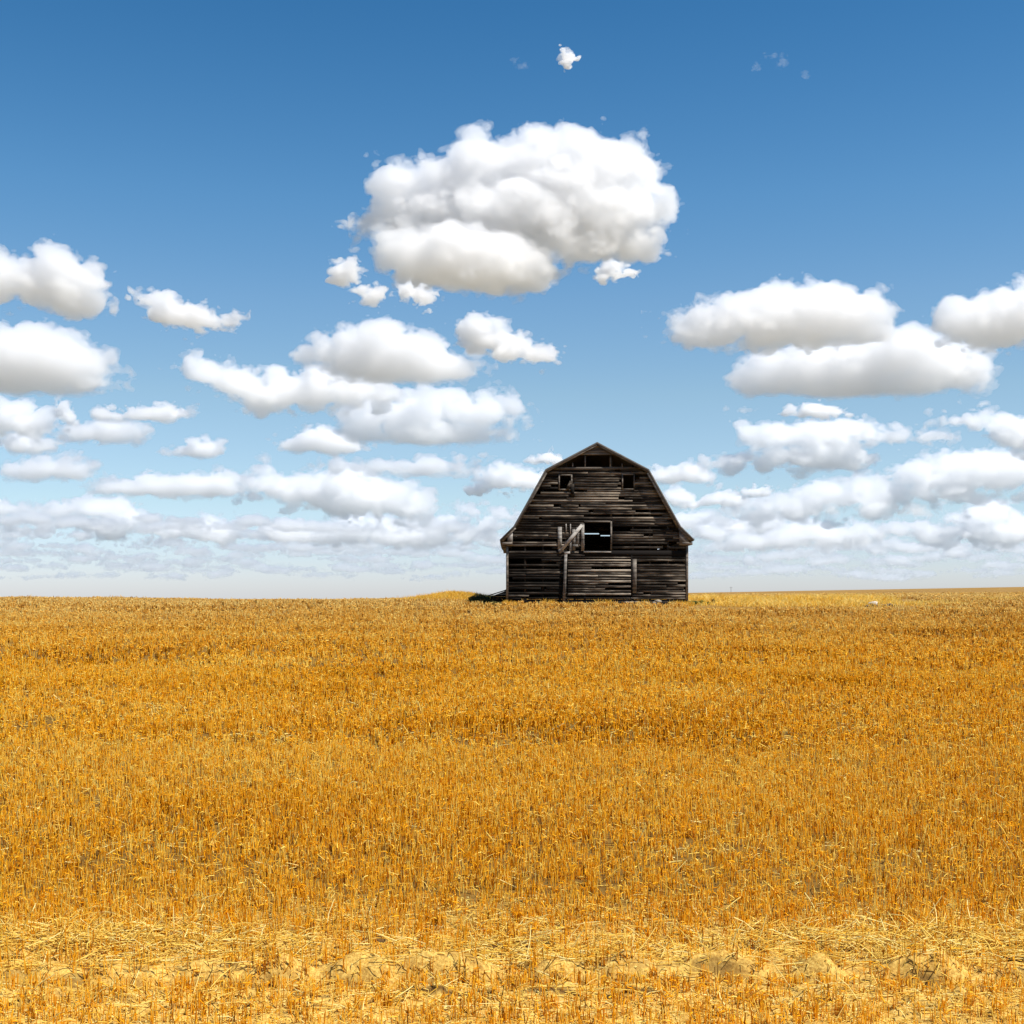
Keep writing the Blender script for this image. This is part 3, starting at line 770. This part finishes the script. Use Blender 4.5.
def build_barn():
    rng = random.Random(4)
    x0 = (BX - 512) / F * BD
    root = empty('barn', (x0, BD, EYE - (BROW - HORIZON) / F * BD))
    tag(root, 'tall weathered dark wooden barn with a gambrel roof standing alone at the field crest', 'barn')
    wood = mat_wood('weathered_siding', (.007, .0055, .004), (.038, .029, .021), (.24, .195, .145))
    grey = mat_wood('bare_grey_wood', (.04, .034, .028), (.155, .138, .118), (.36, .33, .29), .04)
    tan = mat_wood('pale_brown_wood', (.028, .023, .018), (.10, .083, .066), (.24, .205, .165), .02)
    beam = mat_wood('dark_timber', (.008, .006, .005), (.02, .016, .012), (.08, .062, .046), -.08)
    Y0, Y1 = -.025, .0            # outer and inner face of the boards
    L = 16.0
    openings = [(bx(559.8), bx(571.0), bz(489), bz(475.8)), (bx(623), bx(633.4), bz(488.7), bz(475)), (bx(584.5), bx(610.3), bz(551.4), bz(522.4)),
                (bx(567.3), bx(631.8), bz(596), bz(555.5))]
    # front wall: lapped boards, many warped, split or missing
    m = MB()
    z = .12; ztop = bz(469.5)
    while z < ztop:
        h = rng.uniform(.135, .165)
        zm = z + h / 2
        hw = roof_x(zm + .08) - .03
        segs = [(-hw, hw)]
        for a, b, c, d in openings:
            if c - .02 < zm < d + .02:
                new = []
                for s, e in segs:
                    if b <= s or a >= e: new.append((s, e)); continue
                    if a > s: new.append((s, a))
                    if b < e: new.append((b, e))
                segs = new
        for s, e in segs:
            x = s
            while x < e - .05:
                w = rng.choice([1.2, 2.4, 3.0, 3.6, 4.2, 4.8, 6.0]) * rng.uniform(.85, 1.15)
                x2 = min(e, x + w)
                if e - x2 < .5: x2 = e
                lower_left = x < bx(566) and z < bz(548)
                base = .16 if lower_left else .50
                if z > bz(500): base = .54
                if x > bx(632) and z < bz(556): base = .48
                if bz(552) < z < bz(522) and x2 > bx(675): base = .6
                miss = .16 if lower_left else .085
                if rng.random() > miss and not (bz(556) < zm < bz(549) and x > -2.4):
                    gap = rng.uniform(.0, .03)
                    broken = rng.random()
                    a, b = x + .006, x2 - .006
                    if broken < .10: b -= rng.uniform(.1, .6) if b - a > 1 else 0
                    elif broken < .18: a += rng.uniform(.1, .6) if b - a > 1 else 0
                    dz = rng.uniform(-.012, .012) + (rng.uniform(-.07, .07) if rng.random() < .08 else 0)
                    if b - a > .08:
                        m.box(a, b, Y0 - rng.uniform(0, .012), Y1, z + gap, z + h, min(1, max(0, rng.gauss(base, .22))), rng.uniform(.008, .024), dz)
                        if rng.random() < .25:      # a split in the lower edge
                            sx = rng.uniform(a, b)
                x = x2
        z += h
    m.build('front_wall', wood, root)
    # studs and girts behind the boards
    m = MB()
    for px in (507, 525, 543, 560, 566, 585, 611, 633, 650, 668, 687):
        x = bx(px); top = 0
        zz = 9.2
        while zz > .2 and roof_x(zz) < abs(x) + .1: zz -= .05
        top = zz - .18
        segs = [(.1, top)]
        for a, b, c, d in openings:
            if a - .06 < x < b + .06: segs = [p for s, e in segs for p in ((s, min(e, c)), (max(s, d), e)) if p[1] - p[0] > .1]
        for s, e in segs: m.box(x - .06, x + .06, .004, .14, s, e, rng.random())
    m.build('stud', beam, root)
    m = MB(); m.box(-5.4, 5.4, -.03, .16, bz(556), bz(550.6), .2)
    m.build('loft_beam', beam, root)
    m = MB(); m.box(-5.42, 5.42, -.02, .2, -.35, .13, .35); m.build('sill_beam', beam, root)
    # boarded peak above the open slot
    m = MB(); z = bz(455.3); 
    while z < 9.4:
        h = .15; hw = roof_x(z + h) - .02
        if hw > .1: m.box(-hw, hw, -.16, -.135, z, z + h - .012, rng.gauss(.62, .1), .012)
        z += h
    m.build('peak_boarding', tan, root)
    m = MB(); m.bar((bx(553.5), bz(468.6)), (bx(640), bz(468.2)), .15, (-.05, .0), .55); m.build('slot_rail', tan, root)
    for px in (572.7, 585.2, 610.3, 622.1):
        m = MB(); x = bx(px); t = min(bz(455), 9.4 - (abs(x) * .53) - .3); m.box(x - .035, x + .035, -.02, .06, bz(468), t, .6); m.build('slot_stud', tan, root)
    # the roof: one thick folded sheet on each side, flared at the eaves
    def offset(pts, t):
        out = []
        for i, p in enumerate(pts):
            a = Vector(pts[max(0, i - 1)]); b = Vector(pts[min(len(pts) - 1, i + 1)])
            d = (b - a).normalized() if 0 < i < len(pts) - 1 else (Vector(pts[i + 1]) - Vector(p) if i == 0 else Vector(p) - a).normalized()
            n = Vector((-d[1], d[0]))
            if n[1] > 0: n = -n
            if i == 0: out.append((0, p[1] - t / max(.3, abs(n[1])))); continue
            out.append((p[0] + n[0] * t, p[1] + n[1] * t))
        return out
    inner = offset(PROFILE, .13)
    kr = Kit('old_shingles'); v = kr.coord((1, 1, 1))
    br = kr.n('ShaderNodeTexBrick'); br.inputs['Scale'].default_value = 5; br.inputs['Color1'].default_value = (.10, .09, .08, 1); br.inputs['Color2'].default_value = (.055, .05, .045, 1); br.inputs['Mortar'].default_value = (.02, .02, .02, 1)
    cx = kr.n('ShaderNodeCombineXYZ'); sp = kr.n('ShaderNodeSeparateXYZ'); kr.l(v, sp.inputs[0]); kr.l(sp.outputs[1], cx.inputs[0]); kr.l(sp.outputs[2], cx.inputs[1]); kr.l(cx.outputs[0], br.inputs['Vector'])
    kr.bsdf(kr.mix(kr.noise(2, v), br.outputs[0], (.16, .14, .12)), .95, br.outputs[1], -.5, .02)
    for side in (-1, 1):
        v, q = [], []
        ny = 34; ys = [-.30 + (L + .6) * i / ny for i in range(ny + 1)]
        for y in ys:
            sag = -.06 * math.sin(math.pi * (y + .3) / (L + .6))
            for p in PROFILE: v.append((side * p[0], y, p[1] + sag))
            for p in inner: v.append((side * p[0], y, p[1] + sag))
        for i in range(ny):
            a, b = i * 8, (i + 1) * 8
            for j in range(3): q += [(a + j, a + j + 1, b + j + 1, b + j), (a + 4 + j, b + 4 + j, b + 5 + j, a + 5 + j)]
            q += [(a + 3, a + 7, b + 7, b + 3)]
        for e in (0, ny * 8): q += [(e + j, e + 4 + j, e + 5 + j, e + 1 + j) for j in range(3)]
        o = mesh_from_arrays('roof', v, q, kr.m, root)
        bm = bmesh.new(); bm.from_mesh(o.data); bmesh.ops.recalc_face_normals(bm, faces=bm.faces); bm.to_mesh(o.data); bm.free()
        # bargeboards along the front edge, one to each run of the roof
        tone = [.6, .55 if side > 0 else .3, .6]
        runs = [((.02, 9.40), (3.03, 7.80)), ((3.05, 7.72), (4.88, 4.46)), ((4.90, 4.42), (5.68, 3.64))]
        for (p, r), tn in zip(runs, tone):
            mm = MB(); mm.bar((side * p[0], p[1]), (side * r[0], r[1]), .15 if p[1] > 9 else (.22 if side > 0 else .15), (-.29, -.26), tn); mm.build('bargeboard', tan, root)
        # boxed eave return
        mm = MB()
        ex = [4.93, 5.46] if side > 0 else [5.05, 5.36]
        pz = [(ex[0], 3.36), (ex[1], 3.36), (ex[1], 3.92), (ex[0], 4.42)]
        mm.hexa([(side * pz[0][0], -.25, pz[0][1]), (side * pz[1][0], -.25, pz[1][1]), (side * pz[1][0], -.06, pz[1][1]), (side * pz[0][0], -.06, pz[0][1]),
                 (side * pz[3][0], -.25, pz[3][1]), (side * pz[2][0], -.25, pz[2][1]), (side * pz[2][0], -.06, pz[2][1]), (side * pz[3][0], -.06, pz[3][1])], .7)
        mm.build('eave_return', tan if side > 0 else grey, root)
        mm = MB(); mm.box(*sorted((side * 5.10, side * 5.70)), -.27, L + .2, 3.40, 3.56, .7); mm.build('eave_soffit', tan, root)
        # ragged shingles along the upper right slope
        # side wall
        mm = MB(); z = .1
        while z < 3.5:
            h = rng.uniform(.14, .16); y = .02
            while y < L:
                y2 = min(L, y + rng.uniform(2, 4.5))
                if True: mm.box(*sorted((side * 5.45, side * 5.42)), y + .005, y2 - .005, z, z + h, rng.random())
                y = y2
            z += h
        mm.build('side_wall', mat_side, root) if False else mm.build('side_wall', mat_wood('side_siding', (.02, .015, .01), (.08, .06, .045), (.30, .24, .18), 0, (9, 1, 9)), root)
    for px in (507.2, 687):
        m = MB(); m.box(bx(px) - .07, bx(px) + .07, -.055, -.0265, .05, 3.34, .66)
        m.build('corner_board', tan, root)
    # back wall with two gaps that let the sky through at loft height
    m = MB(); z = .1
    rows = []
    while z < 9.3:
        top = z + .15
        if z < 4.58 <= top: rows.append((z, 4.58)); z = 4.90; continue
        rows.append((z, top)); z = top
    for a_, b_ in rows:
        hw = roof_x(b_) - .03
        if hw > .1: m.box(-hw, hw, L - .03, L, a_, b_, .5)
    hw = roof_x(4.9) - .03
    for xa, xb, za, zb in ((-hw, .12, 4.58, 4.90), (.12, 1.2, 4.58, 4.775), (.12, 1.2, 4.85, 4.90), (1.2, 1.31, 4.58, 4.90), (1.31, 1.99, 4.58, 4.64), (1.31, 1.99, 4.71, 4.90), (1.99, hw, 4.58, 4.90)):
        m.box(xa, xb, L - .03, L, za, zb, .5)
    m.build('back_wall', wood, root)
    # small windows: frames, and the broken board hanging from the left one
    for i, (a, b, c, d) in enumerate(openings[:2]):
        w = MB(); t = .075; y = (-.06, -.015)
        w.box(a - t, a, *y, c - t, d + t, .75); w.box(b, b + t, *y, c - t, d + t, .7 if i == 0 else .4)
        w.box(a, b, *y, d, d + t, .85); w.box(a, b, *y, c - t, c, .7)
        fr = w.build('window', tan, root)
        fr['label'] = 'left gable window with pale frame and broken board' if i == 0 else 'right gable window with darker frame'
        if i == 0:
            hb = MB(); hb.bar((bx(567.0), bz(490)), (bx(571.5), bz(481)), .20, (-.10, -.065), .45); hb.bar((bx(572.3), bz(484)), (bx(572.4), bz(497)), .22, (-.105, -.07), .05)
            hb.build('broken_board', wood, fr)
    # loft opening: frame, and its door swung open flat on the wall to the left
    a, b, c, d = openings[2]
    w = MB(); w.box(b, b + .10, -.07, -.015, c - .02, d + .06, .5); w.box(a - .02, b, -.07, -.015, d, d + .09, .5); 
    w.build('loft_frame', tan, root)
    w = MB(); w.box(a - .05, b + .05, -.10, -.012, c - .075, c - .005, 1.0); w.build('loft_sill', grey, root)
    ld = MB()
    dx0, dx1, dz0, dz1 = bx(557.8), bx(584.2), bz(552.5), bz(523.6)
    ld.box(dx0, dx0 + .24, -.085, -.055, bz(549.5), bz(527), .6)
    ld.bar((bx(558.8), bz(551.8)), (bx(563.5), bz(549.5)), .24, (-.088, -.058), .55)
    ld.box(bx(572.2), bx(575.4), -.08, -.055, bz(550.5), bz(529), .2); ld.box(bx(576.3), bx(579.0), -.08, -.055, bz(547), bz(527), .3)
    ld.box(bx(581.0), dx1, -.09, -.055, bz(551), bz(523.6), .5); ld.box(bx(565.6), bx(566.5), -.08, -.055, bz(533), bz(524), .7); ld.box(bx(569.9), bx(570.9), -.082, -.057, bz(534), bz(524), .65)
    ld.box(bx(569.2), bx(571.4), -.082, -.057, bz(552), bz(541), .45); ld.box(bx(572.5), bx(578), -.10, -.082, bz(547.2), bz(544.6), .5)
    o = ld.build('loft_door', grey, root)
    br_ = MB(); br_.bar((bx(561.5), bz(550)), (bx(582.0), bz(525.0)), .20, (-.15, -.108), .95); br_.build('brace', grey, o)
    # big lower door and its leaning track post
    a, b, c, d = openings[3]
    w = MB(); z = c + .02
    pale = {0: .95, 2: .5, 5: .7, 7: .9, 9: .95, 12: .75, 13: .9}
    i = 0
    while z < d - .04:
        h = rng.uniform(.14, .17); x = a + .03
        tn = pale.get(i, rng.uniform(.2, .6))
        cuts = [a + .03, b - .05] if rng.random() < .5 else [a + .03, a + rng.uniform(1, 3), b - .05]
        for s, e in zip(cuts, cuts[1:]):
            if rng.random() > .13: w.box(s, e - .01, -.06, -.03, z + rng.uniform(.01, .07), z + h, min(1, max(0, tn + rng.gauss(0, .1))), rng.uniform(0, .02), rng.uniform(-.02, .02))
        z += h; i += 1
    dr = w.build('barn_door', mat_wood('door_planks', (.012, .009, .007), (.055, .042, .031), (.30, .25, .19), .02), root)
    e = MB(); e.box(b - .04, b + .02, -.075, -.062, c, d, .0); e.build('door_edge', beam, dr)
    w = MB(); w.bar((bx(563.8), -.05), (bx(565.8), bz(553.5)), .17, (-.17, -.09), .42); w.bar((bx(564.5), bz(553.5)), (bx(570), bz(552.5)), .14, (-.175, -.10), .85)
    w.build('door_post', grey, root)
    w = MB(); w.box(bx(632.6), bx(636.5), -.07, -.03, bz(593), bz(559), .62); w.build('door_jamb', tan, root)
    # hewn stones under the right half of the sill
    ks = Kit('footing_stone'); vv = ks.coord(); ks.bsdf(ks.ramp(ks.noise(5, vv, 6, .7), [(.3, (.10, .085, .065)), (.7, (.34, .29, .22))]), .9, ks.noise(14, vv), .5)
    for i, px in enumerate((627, 632, 637.5, 643, 648, 653, 659)):
        s = rock('footing_stone', (bx(px) + rng.uniform(-.1, .1), -.10 + rng.uniform(-.05, .03), rng.uniform(-.12, .0)), rng.uniform(.13, .22), ks.m, 60 + i, (1.1, .6, .6)); s.parent = root
    # lean-to shed at the left back of the barn
    lt = empty('lean_to_shed', (x0 + bx(506.6), BD + 1.2, float(ground_z(x0 + bx(506), BD + 1.2)) - .05))
    tag(lt, 'low dark lean-to shed with a sloping roof against the left side of the barn', 'shed')
    w = MB(); z = -.1
    while z < .86:
        z2 = z + .147
        xa = -.98 if z < .5 else -.98 + (z - .5) * 2.7; xb = -.98 if z2 < .5 else min(-.05, -.98 + (z2 - .5) * 2.7)
        w.hexa([(xa, 0, z), (-.02, 0, z), (-.02, .03, z), (xa, .03, z), (xb, 0, z2), (-.02, 0, z2), (-.02, .03, z2), (xb, .03, z2)], rng.uniform(0, .35)); z += .15
    w.build('wall', beam, lt)
    w = MB(); w.bar((-1.12, .56), (-.03, .90), .05, (-.15, 3.4), .6); w.build('roof', mat_wood('shed_roof', (.02, .02, .02), (.06, .06, .06), (.14, .14, .14)), lt)
    w = MB(); w.box(-.97, -.94, .035, 3.2, 0, .5, .2); w.build('side_wall', beam, lt)

CLOUD_K = 1.3
build_world()
build_clouds()
build_ground()
build_stubble()
build_grass()
build_small_things()
build_barn()
